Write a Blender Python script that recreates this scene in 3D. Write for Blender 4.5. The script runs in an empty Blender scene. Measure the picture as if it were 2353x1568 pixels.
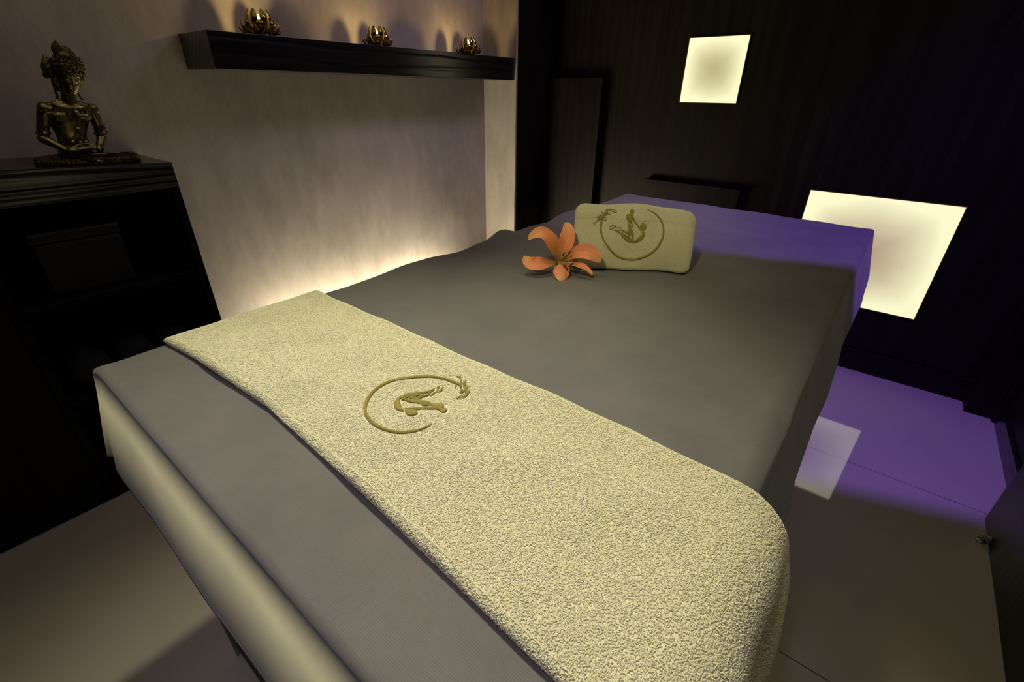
import bpy, bmesh, math, random
import numpy as np
from mathutils import Vector, Matrix

sc = bpy.context.scene
COL = sc.collection

# ------------------------------------------------------------------ camera
YAW, PITCH, ROLL, FPX = -0.66703842, 0.495661, 0.01304789, 1062.45829
CAM = np.array([0.0, 0.0, 1.2])
cy, sy = math.cos(YAW), math.sin(YAW)
fw = np.array([sy * math.cos(PITCH), cy * math.cos(PITCH), -math.sin(PITCH)])
r0 = np.array([cy, -sy, 0.0]); u0 = np.cross(r0, fw)
RT = math.cos(ROLL) * r0 + math.sin(ROLL) * u0
UP = -math.sin(ROLL) * r0 + math.cos(ROLL) * u0
cd = bpy.data.cameras.new('camera'); cam = bpy.data.objects.new('camera', cd); COL.objects.link(cam)
cd.sensor_width = 36.0; cd.lens = FPX / 2353.0 * 36.0; cd.clip_start = 0.02
M = Matrix(((RT[0], UP[0], -fw[0], CAM[0]), (RT[1], UP[1], -fw[1], CAM[1]), (RT[2], UP[2], -fw[2], CAM[2]), (0, 0, 0, 1)))
cam.matrix_world = M
sc.camera = cam

# ------------------------------------------------------------------ world, exposure, lights
w = bpy.data.worlds.new('world'); sc.world = w; w.use_nodes = True
w.node_tree.nodes['Background'].inputs[0].default_value = (0.02, 0.02, 0.025, 1)
w.node_tree.nodes['Background'].inputs[1].default_value = 0.2
sc.view_settings.view_transform = 'Standard'; sc.view_settings.look = 'None'
sc.view_settings.exposure = 0.0; sc.view_settings.gamma = 1.0
sc.view_settings.use_curve_mapping = False

def lamp(name, kind, loc, power, color, target=None, **kw):
    d = bpy.data.lights.new(name, kind); d.energy = power; d.color = color
    for k, v in kw.items(): setattr(d, k, v)
    o = bpy.data.objects.new(name, d); COL.objects.link(o); o.location = loc
    if target is not None:
        o.rotation_euler = (Vector(target) - Vector(loc)).to_track_quat('-Z', 'Y').to_euler()
    return o

WARM = (1.0, 0.90, 0.55)
lamp('downlight_over_towel', 'SPOT', (-0.72, 0.62, 2.33), 82, (1.0, 0.93, 0.66), (-0.40, 0.22, 0.8), spot_size=math.radians(62), spot_blend=1.0, shadow_soft_size=0.06)
lamp('foot_slit_light', 'SPOT', (-0.50, -1.45, 0.95), 470, (1.0, 0.90, 0.50), (-0.50, 0.06, 0.78), spot_size=math.radians(60), spot_blend=0.8, shadow_soft_size=0.0035)  # low warm spot behind the camera, beam narrowed by the added baffle
lamp('folded_towel_fill', 'SPOT', (-0.10, -0.80, 2.30), 56, (1.0, 0.9, 0.58), (-0.48, 1.02, 0.88), spot_size=math.radians(21), spot_blend=1.0, shadow_soft_size=0.05)  # added fill that brightens the folded towel and lily, no fixture there
lamp('sheet_side_fill', 'SPOT', (0.42, 0.75, 2.33), 15, (1.0, 0.86, 0.6), (0.02, 0.85, 0.72), spot_size=math.radians(64), spot_blend=1.0, shadow_soft_size=0.05)  # added weak fill for the dark right drape of the sheet
lamp('lavender_fill', 'SPOT', (-0.80, 1.80, 2.33), 24, (0.86, 0.74, 1.0), (-0.75, 1.85, 0.8), spot_size=math.radians(46), spot_blend=1.0, shadow_soft_size=0.05)  # added fill that lifts the head end of the sheet towards lavender
lamp('cool_foot_fill', 'SPOT', (-0.30, -0.35, 2.33), 26, (0.80, 0.72, 1.0), (-0.35, 0.05, 0.8), spot_size=math.radians(50), spot_blend=1.0, shadow_soft_size=0.04)  # added cool fill tinting the foot end of sheet and towel
lamp('downlight_over_cabinet', 'SPOT', (-1.52, 0.30, 2.33), 1.7, (1.0, 0.88, 0.45), (-1.95, 0.45, 1.1), spot_size=math.radians(95), spot_blend=0.8, shadow_soft_size=0.02)
lamp('ambient_fill', 'AREA', (-0.9, 0.6, 2.32), 2.2, (1.0, 0.88, 0.66), (-0.9, 0.6, 0), shape='RECTANGLE', size=1.8, size_y=2.6)  # added soft ambient fill under the ceiling, not a fixture
# violet lamp above an unseen ceiling slot, added to cut its beam off
VX, VZ = 0.42, 2.62
def vy(x, z): return 1.575 + 0.35 * x - 0.15 * z
lamp('violet_lamp', 'SPOT', (VX, vy(VX, VZ), VZ), 150, (0.30, 0.13, 1.0), (0.22, 1.98, 0.4), spot_size=math.radians(72), spot_blend=1.0, shadow_soft_size=0.006)
lamp('violet_wall_fill', 'AREA', (-0.75, 1.95, 2.3), 2.6, (0.85, 0.66, 1.0), (-1.9, 1.6, 0.7), shape='RECTANGLE', size=0.5, size_y=0.5, spread=math.radians(95))  # added area fill tinting the plaster wall mauve

# ------------------------------------------------------------------ helpers
def tag(o, label=None, cat=None, group=None, kind=None):
    if label: o['label'] = label
    if cat: o['category'] = cat
    if group: o['group'] = group
    if kind: o['kind'] = kind
    return o

def link(name, me, mat, parent=None, smooth=False):
    o = bpy.data.objects.new(name, me); COL.objects.link(o)
    if mat is not None:
        for m in (mat if isinstance(mat, (list, tuple)) else [mat]): me.materials.append(m)
    if smooth: me.polygons.foreach_set('use_smooth', [True] * len(me.polygons))
    if parent is not None: o.parent = parent
    return o

def empty(name, loc, rot=(0, 0, 0)):
    o = bpy.data.objects.new(name, None); COL.objects.link(o); o.location = loc; o.rotation_euler = rot
    o.empty_display_size = 0.05
    return o

def pyd(name, verts, faces, mat, parent=None, smooth=True, uv=None):
    me = bpy.data.meshes.new(name)
    me.from_pydata([tuple(map(float, v)) for v in verts], [], faces)
    me.update()
    if uv is not None:
        l = me.uv_layers.new(name='UVMap')
        idx = np.empty(len(me.loops), dtype=np.int32); me.loops.foreach_get('vertex_index', idx)
        l.data.foreach_set('uv', np.asarray(uv, dtype=np.float32)[idx].ravel())
    return link(name, me, mat, parent, smooth)

def box_bm(bm, lo, hi, bevel=0.0, seg=2):
    vs = [bm.verts.new((x, y, z)) for x in (lo[0], hi[0]) for y in (lo[1], hi[1]) for z in (lo[2], hi[2])]
    q = [(0, 1, 3, 2), (4, 6, 7, 5), (0, 4, 5, 1), (2, 3, 7, 6), (0, 2, 6, 4), (1, 5, 7, 3)]
    fs = [bm.faces.new([vs[i] for i in f]) for f in q]
    if bevel > 0:
        es = list({e for f in fs for e in f.edges})
        bmesh.ops.bevel(bm, geom=es, offset=bevel, segments=seg, affect='EDGES', profile=0.5)

def box(name, lo, hi, mat, parent=None, bevel=0.002, seg=2, smooth=False):
    bm = bmesh.new(); box_bm(bm, lo, hi, bevel, seg)
    bmesh.ops.recalc_face_normals(bm, faces=bm.faces)
    me = bpy.data.meshes.new(name); bm.to_mesh(me); bm.free()
    return link(name, me, mat, parent, smooth)

def grid_faces(nu, nv, wrap_u=False, wrap_v=False, off=0):
    f = []
    for i in range(nu if wrap_u else nu - 1):
        for j in range(nv if wrap_v else nv - 1):
            a = i * nv + j; b = ((i + 1) % nu) * nv + j
            c = ((i + 1) % nu) * nv + (j + 1) % nv; d = i * nv + (j + 1) % nv
            f.append((off + a, off + b, off + c, off + d))
    return f

def nrm(v): v = np.asarray(v, float); return v / (np.linalg.norm(v) + 1e-12)

def tube_geo(pts, rad, n=10, flat=1.0):
    """closed tapered tube along pts, returns verts, faces"""
    pts = np.asarray(pts, float); rad = np.broadcast_to(np.asarray(rad, float), (len(pts),))
    V = []; t = np.gradient(pts, axis=0)
    ref = np.array([0.13, 0.21, 0.97])
    if abs(nrm(pts[-1] - pts[0]) @ ref) > 0.9: ref = np.array([0.9, 0.3, 0.1])
    for p, r, tt in zip(pts, rad, t):
        tt = nrm(tt); a = nrm(np.cross(tt, ref)); b = np.cross(tt, a)
        for k in range(n):
            th = 2 * math.pi * k / n
            V.append(p + r * (math.cos(th) * a + flat * math.sin(th) * b))
    F = grid_faces(len(pts), n, wrap_v=True)
    V.append(pts[0]); V.append(pts[-1]); m = len(V)
    for k in range(n):
        F.append((m - 2, (k + 1) % n, k)); b0 = (len(pts) - 1) * n
        F.append((m - 1, b0 + k, b0 + (k + 1) % n))
    return V, F

class Geo:
    def __init__(s): s.v = []; s.f = []
    def add(s, V, F):
        o = len(s.v); s.v.extend(V); s.f.extend([tuple(i + o for i in f) for f in F]); return s
    def tube(s, pts, rad, n=10, flat=1.0): return s.add(*tube_geo(pts, rad, n, flat))
    def ball(s, c, r, n=12, m=8, rot=None):
        r = np.broadcast_to(np.asarray(r, float), (3,)); V = []; c = np.asarray(c, float)
        for j in range(1, m):
            ph = math.pi * j / m
            for i in range(n):
                th = 2 * math.pi * i / n
                v = np.array([math.sin(ph) * math.cos(th), math.sin(ph) * math.sin(th), math.cos(ph)]) * r
                if rot is not None: v = rot @ v
                V.append(c + v)
        top = np.array([0, 0, r[2]]); bot = -top
        if rot is not None: top = rot @ top; bot = rot @ bot
        V.append(c + top); V.append(c + bot); F = []
        for j in range(m - 2):
            for i in range(n):
                a = j * n + i; b = j * n + (i + 1) % n
                F.append((a, a + n, b + n, b))
        k = len(V)
        for i in range(n):
            F.append((k - 2, i, (i + 1) % n)); b = (m - 2) * n
            F.append((k - 1, b + (i + 1) % n, b + i))
        return s.add(V, F)
    def cap(s, a, b, ra, rb, n=12):
        """tapered capsule"""
        a = np.asarray(a, float); b = np.asarray(b, float); d = nrm(b - a)
        P = []; R = []
        for k in range(4): t = math.pi / 2 * k / 4; P.append(a - d * ra * math.cos(t)); R.append(max(ra * math.sin(t), 1e-5))
        P.append(a); R.append(ra); P.append(b); R.append(rb)
        for k in range(1, 5): t = math.pi / 2 * k / 4; P.append(b + d * rb * math.sin(t)); R.append(max(rb * math.cos(t), 1e-5))
        return s.tube(P, R, n)
    def build(s, name, mat, parent=None, smooth=True): return pyd(name, s.v, s.f, mat, parent, smooth)

def lathe_geo(prof, n=32, c=(0, 0, 0)):
    V = []
    for r, z in prof:
        for k in range(n):
            th = 2 * math.pi * k / n; V.append((c[0] + r * math.cos(th), c[1] + r * math.sin(th), c[2] + z))
    return V, grid_faces(len(prof), n, wrap_v=True)

def remeshed(name, geo, voxel, smooth_it, mat, parent):
    o = pyd('tmp', geo.v, geo.f, None)
    m = o.modifiers.new('r', 'REMESH'); m.mode = 'VOXEL'; m.voxel_size = voxel; m.use_smooth_shade = True
    if smooth_it:
        m = o.modifiers.new('s', 'SMOOTH'); m.iterations = smooth_it; m.factor = 0.5
    dg = bpy.context.evaluated_depsgraph_get(); dg.update()
    me = bpy.data.meshes.new_from_object(o.evaluated_get(dg))
    bpy.data.objects.remove(o)
    me.name = name
    return link(name, me, mat, parent, True)

# ------------------------------------------------------------------ materials
class Mat:
    def __init__(s, name):
        s.m = bpy.data.materials.new(name); s.m.use_nodes = True; s.t = s.m.node_tree
        s.b = s.t.nodes['Principled BSDF']
    def n(s, typ, **kw):
        x = s.t.nodes.new(typ)
        for k, v in kw.items():
            if k.startswith('i_'): x.inputs[k[2:].replace('_', ' ')].default_value = v
            else: setattr(x, k, v)
        return x
    def l(s, a, b): s.t.links.new(a, b)
    def set(s, **kw):
        for k, v in kw.items(): s.b.inputs[k.replace('_', ' ')].default_value = v
        return s
    def ramp(s, fac, stops):
        r = s.n('ShaderNodeValToRGB'); el = r.color_ramp.elements
        while len(el) < len(stops): el.new(0.5)
        for e, (p, c) in zip(el, stops): e.position = p; e.color = (*c, 1)
        s.l(fac, r.inputs[0]); return r
    def coord(s, out='Object', scale=(1, 1, 1), rot=(0, 0, 0)):
        c = s.n('ShaderNodeTexCoord'); mp = s.n('ShaderNodeMapping')
        mp.inputs['Scale'].default_value = scale; mp.inputs['Rotation'].default_value = rot
        s.l(c.outputs[out], mp.inputs[0]); return mp.outputs[0]
    def noise(s, vec, scale, detail=4, rough=0.5):
        x = s.n('ShaderNodeTexNoise'); x.inputs['Scale'].default_value = scale
        x.inputs['Detail'].default_value = detail; x.inputs['Roughness'].default_value = rough
        s.l(vec, x.inputs['Vector']); return x.outputs[0]
    def bump(s, h, strength=0.3, dist=0.001, prev=None):
        b = s.n('ShaderNodeBump'); b.inputs['Strength'].default_value = strength; b.inputs['Distance'].default_value = dist
        s.l(h, b.inputs['Height'])
        if prev is not None: s.l(prev.outputs[0], b.inputs['Normal'])
        s.l(b.outputs[0], s.b.inputs['Normal']); return b
    def mul(s, a, k, op='MULTIPLY'):
        x = s.n('ShaderNodeMath', operation=op); s.l(a, x.inputs[0])
        if isinstance(k, (int, float)): x.inputs[1].default_value = k
        else: s.l(k, x.inputs[1])
        return x.outputs[0]

def wood(name, grain='Z', dark=(0.0065, 0.0045, 0.0035), light=(0.0125, 0.0088, 0.0065), rough=0.45, spec=0.14, wbump=0.06):
    m = Mat(name); a = 0.06
    scl = {'Z': (1, 1, a), 'Y': (1, a, 1), 'X': (a, 1, 1)}[grain]
    v = m.coord('Object', scl)
    n1 = m.noise(v, 70, 6, 0.6); n0 = m.noise(v, 5, 2)
    wv = m.n('ShaderNodeTexWave', wave_type='RINGS'); wv.rings_direction = grain
    wv.inputs['Scale'].default_value = 13; wv.inputs['Distortion'].default_value = 9; wv.inputs['Detail'].default_value = 2
    wv.inputs['Detail Scale'].default_value = 1.2; m.l(v, wv.inputs['Vector'])
    mx = m.mul(m.mul(n1, 0.6), m.mul(wv.outputs['Fac'], 0.4), 'ADD')
    r = m.ramp(mx, [(0.3, dark), (0.7, light)])
    m.l(r.outputs[0], m.b.inputs['Base Color'])
    m.set(Roughness=rough); m.b.inputs['Specular IOR Level'].default_value = spec
    fine = m.noise(m.coord('Object', scl), 160, 3, 0.7)
    b = m.bump(fine, 0.3, 0.0006); m.bump(wv.outputs['Fac'], wbump, 0.001, b)
    return m.m

wood_z = wood('dark_wenge_upright'); wood_y = wood('dark_wenge_shelf', 'Y', (0.006, 0.005, 0.005), (0.014, 0.011, 0.010), 0.22, 0.9, 0.9)
wood_x = wood('dark_wenge_cross', 'X')
wood_black = wood('black_wenge', 'Y', (0.005, 0.0045, 0.004), (0.009, 0.007, 0.006), 0.45, 0.15)
wood_door = wood('grained_dark_oak', 'Z', (0.006, 0.005, 0.005), (0.026, 0.020, 0.017), 0.42, 0.3, 0.2)

m = Mat('trowelled_plaster'); v = m.coord('Object')
n = m.noise(v, 2.2, 5, 0.6); n2 = m.noise(m.coord('Object', (1, 1, 0.35)), 14, 6, 0.65)
r = m.ramp(m.mul(m.mul(n, 0.5), m.mul(n2, 0.5), 'ADD'), [(0.35, (0.27, 0.24, 0.215)), (0.68, (0.44, 0.395, 0.36))])
m.l(r.outputs[0], m.b.inputs['Base Color']); m.set(Roughness=0.75)
b = m.bump(n2, 0.25, 0.004); m.bump(m.noise(v, 220, 3), 0.3, 0.0008, b)
plaster = m.m

m = Mat('polished_floor_tile'); v = m.coord('Object')
n = m.noise(v, 3, 3)
r = m.ramp(n, [(0.3, (0.46, 0.42, 0.34)), (0.7, (0.50, 0.46, 0.38))])
# 0.9 m tile joints
sx = m.n('ShaderNodeSeparateXYZ'); m.l(v, sx.inputs[0])
def joint(out, off, pitch=0.894):
    a = m.mul(out, -off, 'ADD'); a = m.mul(a, 1 / pitch); a = m.mul(a, 0.5, 'ADD')
    f = m.n('ShaderNodeMath', operation='FRACT'); m.l(a, f.inputs[0])
    g = m.mul(f.outputs[0], -0.5, 'ADD'); h = m.n('ShaderNodeMath', operation='ABSOLUTE'); m.l(g, h.inputs[0])
    return m.mul(h.outputs[0], 0.0011 / pitch, 'LESS_THAN')
j = m.n('ShaderNodeMath', operation='MAXIMUM'); m.l(m.mul(joint(sx.outputs[1], 0.9135), m.mul(sx.outputs[0], -0.6, 'GREATER_THAN')), j.inputs[0]); j.inputs[1].default_value = 0
mxn = m.n('ShaderNodeMix', data_type='RGBA'); m.l(j.outputs[0], mxn.inputs[0]); m.l(r.outputs[0], mxn.inputs[6]); mxn.inputs[7].default_value = (0.03, 0.025, 0.03, 1)
m.l(mxn.outputs[2], m.b.inputs['Base Color']); m.set(Roughness=0.04, IOR=2.1)
floor_m = m.m

m = Mat('matt_ceiling_paint'); m.set(Roughness=0.9)
m.l(m.ramp(m.noise(m.coord(), 4), [(0.3, (0.30, 0.27, 0.23)), (0.7, (0.34, 0.31, 0.27))]).outputs[0], m.b.inputs['Base Color']); ceil_m = m.m

def towel_mat(name, base, alt):
    m = Mat(name); v = m.coord('Object')
    r = m.ramp(m.noise(v, 900, 2), [(0.3, alt), (0.7, base)])
    m.l(r.outputs[0], m.b.inputs['Base Color']); m.set(Roughness=0.95); m.b.inputs['Specular IOR Level'].default_value = 0.1
    m.b.inputs['Sheen Weight'].default_value = 0.15
    m.bump(m.noise(v, 1500, 2), 0.4, 0.0005)
    return m.m
towel_m = towel_mat('cream_terry', (0.87, 0.84, 0.58), (0.79, 0.76, 0.50))

m = Mat('gold_olive_thread'); v = m.coord('Object', (1, 1, 1), (0, 0, 0.5))
wv = m.n('ShaderNodeTexWave'); wv.inputs['Scale'].default_value = 620; wv.inputs['Distortion'].default_value = 1.5; m.l(v, wv.inputs['Vector'])
r = m.ramp(wv.outputs['Fac'], [(0.1, (0.24, 0.20, 0.035)), (0.9, (0.42, 0.36, 0.07))])
m.l(r.outputs[0], m.b.inputs['Base Color']); m.set(Roughness=0.45); m.bump(wv.outputs['Fac'], 0.5, 0.0005); thread_m = m.m

m = Mat('grey_nonwoven_sheet'); v = m.coord('UV')
r = m.ramp(m.noise(v, 7, 6, 0.65), [(0.3, (0.120, 0.116, 0.108)), (0.7, (0.168, 0.161, 0.147))])
sx = m.n('ShaderNodeSeparateXYZ'); m.l(m.coord('UV', (1, 1, 1), (0, 0, 0.785)), sx.inputs[0])
K = 2 * math.pi / 0.0029
def sn(o):
    s = m.n('ShaderNodeMath', operation='SINE'); m.l(m.mul(o, K), s.inputs[0]); return s.outputs[0]
dots = m.mul(sn(sx.outputs[0]), sn(sx.outputs[1])); dots = m.mul(dots, 0.35, 'GREATER_THAN')
mxn = m.n('ShaderNodeMix', data_type='RGBA'); m.l(m.mul(dots, 0.38), mxn.inputs[0]); m.l(r.outputs[0], mxn.inputs[6]); mxn.inputs[7].default_value = (0.07, 0.066, 0.066, 1)
m.l(mxn.outputs[2], m.b.inputs['Base Color']); m.set(Roughness=0.7); m.b.inputs['Sheen Weight'].default_value = 0.25
b = m.bump(m.noise(m.coord('UV', (1, 3, 1)), 22, 5, 0.6), 0.22, 0.004); m.bump(m.mul(dots, -1), 0.35, 0.0006, b)
sheet_m = m.m

m = Mat('dark_leatherette'); m.l(m.ramp(m.noise(m.coord(), 90), [(0.3, (0.02, 0.018, 0.016)), (0.7, (0.03, 0.027, 0.024))]).outputs[0], m.b.inputs['Base Color']); m.set(Roughness=0.5); leather_m = m.m
m = Mat('brushed_steel'); m.set(Metallic=0.9, Roughness=0.35); m.l(m.ramp(m.noise(m.coord('Object', (1, 1, 0.05)), 200), [(0.3, (0.30, 0.32, 0.29)), (0.7, (0.42, 0.44, 0.40))]).outputs[0], m.b.inputs['Base Color']); steel_m = m.m
m = Mat('white_plastic'); m.set(Roughness=0.4); m.l(m.ramp(m.noise(m.coord(), 60), [(0.3, (0.40, 0.39, 0.36)), (0.7, (0.5, 0.49, 0.45))]).outputs[0], m.b.inputs['Base Color']); plastic_m = m.m

def panel_mat(name, lo, hi, strength, warmlow=0.0):
    """opal acrylic lit from tubes along its edges; generated coords 0..1 across the plate"""
    m = Mat(name); c = m.n('ShaderNodeTexCoord'); sx = m.n('ShaderNodeSeparateXYZ'); m.l(c.outputs['Generated'], sx.inputs[0])
    def edge(o):
        a = m.n('ShaderNodeMath', operation='ABSOLUTE'); m.l(m.mul(o, -0.5, 'ADD'), a.inputs[0]); return m.mul(m.mul(a.outputs[0], 2.0), 1.8, 'POWER')
    e = m.n('ShaderNodeMath', operation='MAXIMUM'); m.l(edge(sx.outputs[0]), e.inputs[0]); m.l(edge(sx.outputs[2]), e.inputs[1])
    av = m.mul(m.mul(edge(sx.outputs[0]), edge(sx.outputs[2]), 'ADD'), 0.4)
    f = m.mul(m.mul(e.outputs[0], 0.5), av, 'ADD')
    f = m.mul(f, m.mul(m.mul(m.noise(c.outputs['Object'], 6, 3), 0.25), -0.12, 'ADD'), 'ADD')
    r = m.ramp(f, [(0.0, lo), (0.85, hi)]); m.l(r.outputs[0], m.b.inputs['Emission Color'])
    m.b.inputs['Emission Strength'].default_value = strength
    m.set(Roughness=0.35); m.b.inputs['Base Color'].default_value = (0.3, 0.29, 0.22, 1)
    return m.m
panel_m = panel_mat('backlit_opal_acrylic', (0.44, 0.40, 0.20), (0.95, 0.93, 0.56), 1.0)
panel2_m = panel_mat('backlit_opal_acrylic_wide', (0.40, 0.32, 0.15), (0.95, 0.93, 0.54), 1.0)

def bronze(name, c1, c2, rough, scale=40):
    m = Mat(name); n = m.noise(m.coord(), scale, 5, 0.6)
    m.l(m.ramp(n, [(0.35, c1), (0.65, c2)]).outputs[0], m.b.inputs['Base Color']); m.set(Metallic=1.0)
    rr = m.ramp(n, [(0.3, (rough + 0.12,) * 3), (0.7, (rough,) * 3)]); m.l(rr.outputs[0], m.b.inputs['Roughness'])
    m.bump(m.noise(m.coord(), 300, 3), 0.15, 0.0004); return m
bronze_m = bronze('aged_bronze', (0.12, 0.10, 0.045), (0.34, 0.28, 0.12), 0.27).m
bronze_dk = bronze('dark_bronze', (0.03, 0.025, 0.012), (0.20, 0.155, 0.05), 0.35, 160).m
mm = bronze('pleated_bronze', (0.05, 0.045, 0.02), (0.26, 0.21, 0.09), 0.3, 60)
wv = mm.n('ShaderNodeTexWave', wave_type='RINGS'); wv.rings_direction = 'SPHERICAL'
wv.inputs['Scale'].default_value = 62; wv.inputs['Distortion'].default_value = 2.5; wv.inputs['Detail'].default_value = 1
mm.l(mm.coord('Object'), wv.inputs['Vector']); mm.bump(wv.outputs['Fac'], 1.0, 0.004); pleat_m = mm.m
m = Mat('pearl_inlay'); m.set(Roughness=0.25); m.l(m.ramp(m.noise(m.coord(), 80), [(0.3, (0.8, 0.75, 0.62)), (0.7, (0.95, 0.9, 0.78))]).outputs[0], m.b.inputs['Base Color']); pearl_m = m.m
gold_m = bronze('polished_gold', (0.26, 0.18, 0.035), (0.50, 0.35, 0.08), 0.08, 30).m
m = Mat('candle_wax'); m.set(Roughness=0.5); m.l(m.ramp(m.noise(m.coord(), 50), [(0.3, (0.6, 0.5, 0.3)), (0.7, (0.7, 0.6, 0.4))]).outputs[0], m.b.inputs['Base Color']); wax_m = m.m
m = Mat('candle_flame'); m.l(m.ramp(m.noise(m.coord(), 20), [(0.3, (1, 0.62, 0.2)), (0.7, (1, 0.8, 0.42))]).outputs[0], m.b.inputs['Emission Color']); m.b.inputs['Emission Strength'].default_value = 9; flame_m = m.m
m = Mat('warm_led_diffuser'); m.l(m.ramp(m.noise(m.coord(), 5), [(0.3, (1, 0.86, 0.56)), (0.7, (1, 0.89, 0.61))]).outputs[0], m.b.inputs['Emission Color']); m.b.inputs['Emission Strength'].default_value = 84; led_m = m.m
LED_MAT = led_m

# lily petals: colour runs along the petal (uv.y) with a pale rib (uv.x)
m = Mat('peach_lily_petal'); c = m.n('ShaderNodeTexCoord'); sx = m.n('ShaderNodeSeparateXYZ'); m.l(c.outputs['UV'], sx.inputs[0])
nn = m.mul(m.mul(m.noise(m.coord('UV', (6, 1, 1)), 5, 4), 0.25), -0.12, 'ADD')
r = m.ramp(m.mul(sx.outputs[1], nn, 'ADD'), [(0.0, (0.22, 0.19, 0.03)), (0.14, (0.46, 0.22, 0.06)), (0.45, (0.80, 0.24, 0.085)), (0.8, (0.86, 0.34, 0.14)), (1.0, (0.84, 0.46, 0.16))])
a = m.n('ShaderNodeMath', operation='ABSOLUTE'); m.l(m.mul(sx.outputs[0], -0.5, 'ADD'), a.inputs[0])
rib = m.mul(a.outputs[0], 0.035, 'LESS_THAN')
mxn = m.n('ShaderNodeMix', data_type='RGBA'); m.l(m.mul(rib, 0.25), mxn.inputs[0]); m.l(r.outputs[0], mxn.inputs[6]); mxn.inputs[7].default_value = (0.6, 0.5, 0.15, 1)
m.l(mxn.outputs[2], m.b.inputs['Base Color']); m.set(Roughness=0.5); m.b.inputs['Subsurface Weight'].default_value = 0.15
m.b.inputs['Subsurface Radius'].default_value = (0.01, 0.005, 0.002)
m.bump(m.noise(m.coord('UV', (30, 1, 1)), 4, 3), 0.3, 0.001); petal_m = m.m
def flat(name, a, b, rough=0.5):
    m = Mat(name); m.l(m.ramp(m.noise(m.coord(), 120), [(0.3, a), (0.7, b)]).outputs[0], m.b.inputs['Base Color']); m.set(Roughness=rough); return m.m
green_m = flat('pale_green_stalk', (0.28, 0.26, 0.06), (0.4, 0.36, 0.1))
anther_m = flat('rust_pollen', (0.07, 0.02, 0.012), (0.13, 0.04, 0.02), 0.8)
blacktowel_m = flat('charcoal_cloth', (0.006, 0.006, 0.006), (0.009, 0.009, 0.008), 0.9)

black_m = flat('black_lacquer', (0.006, 0.006, 0.006), (0.009, 0.009, 0.008), 0.5)

# ------------------------------------------------------------------ room shell
XW, YB, XR, YF, ZC = -2.0, 2.604, 0.64, -1.6, 2.36
def struct(o): o['kind'] = 'structure'; return o
struct(box('floor', (XW - 0.1, YF - 0.1, -0.1), (XR + 0.5, YB + 0.1, 0), floor_m, bevel=0))
struct(box('wall_left', (XW - 0.1, YF - 0.1, 0), (XW, YB + 0.1, 2.9), plaster, bevel=0))
struct(box('wall_back', (XW, YB, 0), (XR + 0.5, YB + 0.1, 2.9), wood_z, bevel=0))
struct(box('wall_front', (XW, YF - 0.1, 0), (XR + 0.5, YF, 2.9), wood_z, bevel=0))
struct(box('wall_right', (XR, YF, 0), (XR + 0.1, YB, 2.9), wood_z, bevel=0))
struct(box('wall_corner', (XW, 2.25, 0), (-1.767, YB, 2.36), plaster, bevel=0.002))
# unseen ceiling; its slot is shaped only to cut the violet beam
SX0, SX1 = -0.75, 0.60
X0, X1, ZE = XW - 0.1, XR + 0.1, ZC + 0.012
polys = [[(X0, YF - 0.1), (X1, YF - 0.1), (X1, vy(SX1, ZE)), (SX1, vy(SX1, ZE)), (SX0, vy(SX0, ZE)), (X0, vy(SX0, ZE))],
         [(X0, vy(SX0, ZE)), (SX0, vy(SX0, ZE)), (SX0, 2.45), (X0, 2.45)], [(SX1, vy(SX1, ZE)), (X1, vy(SX1, ZE)), (X1, 2.45), (SX1, 2.45)], [(X0, 2.45), (X1, 2.45), (X1, YB), (X0, YB)]]
V = []; F = []
for pl_ in polys:
    n = len(pl_); o_ = len(V); V += [(x, y, ZC) for x, y in pl_] + [(x, y, ZC + 0.012) for x, y in pl_]
    F += [tuple(range(o_ + n - 1, o_ - 1, -1)), tuple(range(o_ + n, o_ + 2 * n))] + [(o_ + i, o_ + (i + 1) % n, o_ + n + (i + 1) % n, o_ + n + i) for i in range(n)]
struct(pyd('ceiling', V, F, ceil_m, smooth=False))
struct(box('ceiling', (XW - 0.1, YF - 0.1, 2.9), (XR + 0.5, YB + 0.1, 2.95), ceil_m, bevel=0))
# unseen baffle added behind the camera: cuts the warm spot to a flat slit
t = empty('beam_baffle', (-0.50, YF, 0.95)); tag(t, 'unseen dark baffle box behind the viewer, added to cut a warm beam to a slit', 'light baffle')
box('visor', (-0.25, 0.26, -0.0114), (0.25, 0.30, 0.075), wood_x, t, bevel=0); box('top_plate', (-0.25, 0.0, 0.075), (0.25, 0.30, 0.09), wood_x, t, bevel=0)
box('lip', (-0.25, 0.175, -0.06), (0.25, 0.185, -0.0042), wood_x, t, bevel=0); box('bottom_plate', (-0.25, 0.0, -0.07), (0.25, 0.185, -0.06), wood_x, t, bevel=0)
# dark cladding on the return of the plaster pier and low wall details
struct(box('trim_1', (-1.767, 2.262, 0), (-1.762, YB, 2.36), wood_z, bevel=0))
struct(box('trim_2', (-1.762, 2.545, 0), (-1.405, YB, 1.268), wood_z, bevel=0.002))
struct(box('baseboard_back', (-1.40, 2.590, 0), (0.531, YB, 0.108), wood_x, bevel=0.001))
struct(box('trim_3', (0.531, 2.497, 0), (0.619, YB, 2.36), wood_z, bevel=0.002))
struct(box('trim_4', (0.619, 2.470, 0), (0.64, YB, 2.36), wood_z, bevel=0.002))
struct(box('baseboard_right', (0.628, 1.79, 0), (0.64, 2.470, 0.07), wood_y, bevel=0.001))
o = box('wardrobe', (0.556, -1.3, 0), (0.638, 1.776, 2.30), wood_door, bevel=0.0015)
tag(o, 'tall dark grained wood wardrobe front at the right edge, lit violet at its corner', 'wardrobe')

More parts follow.
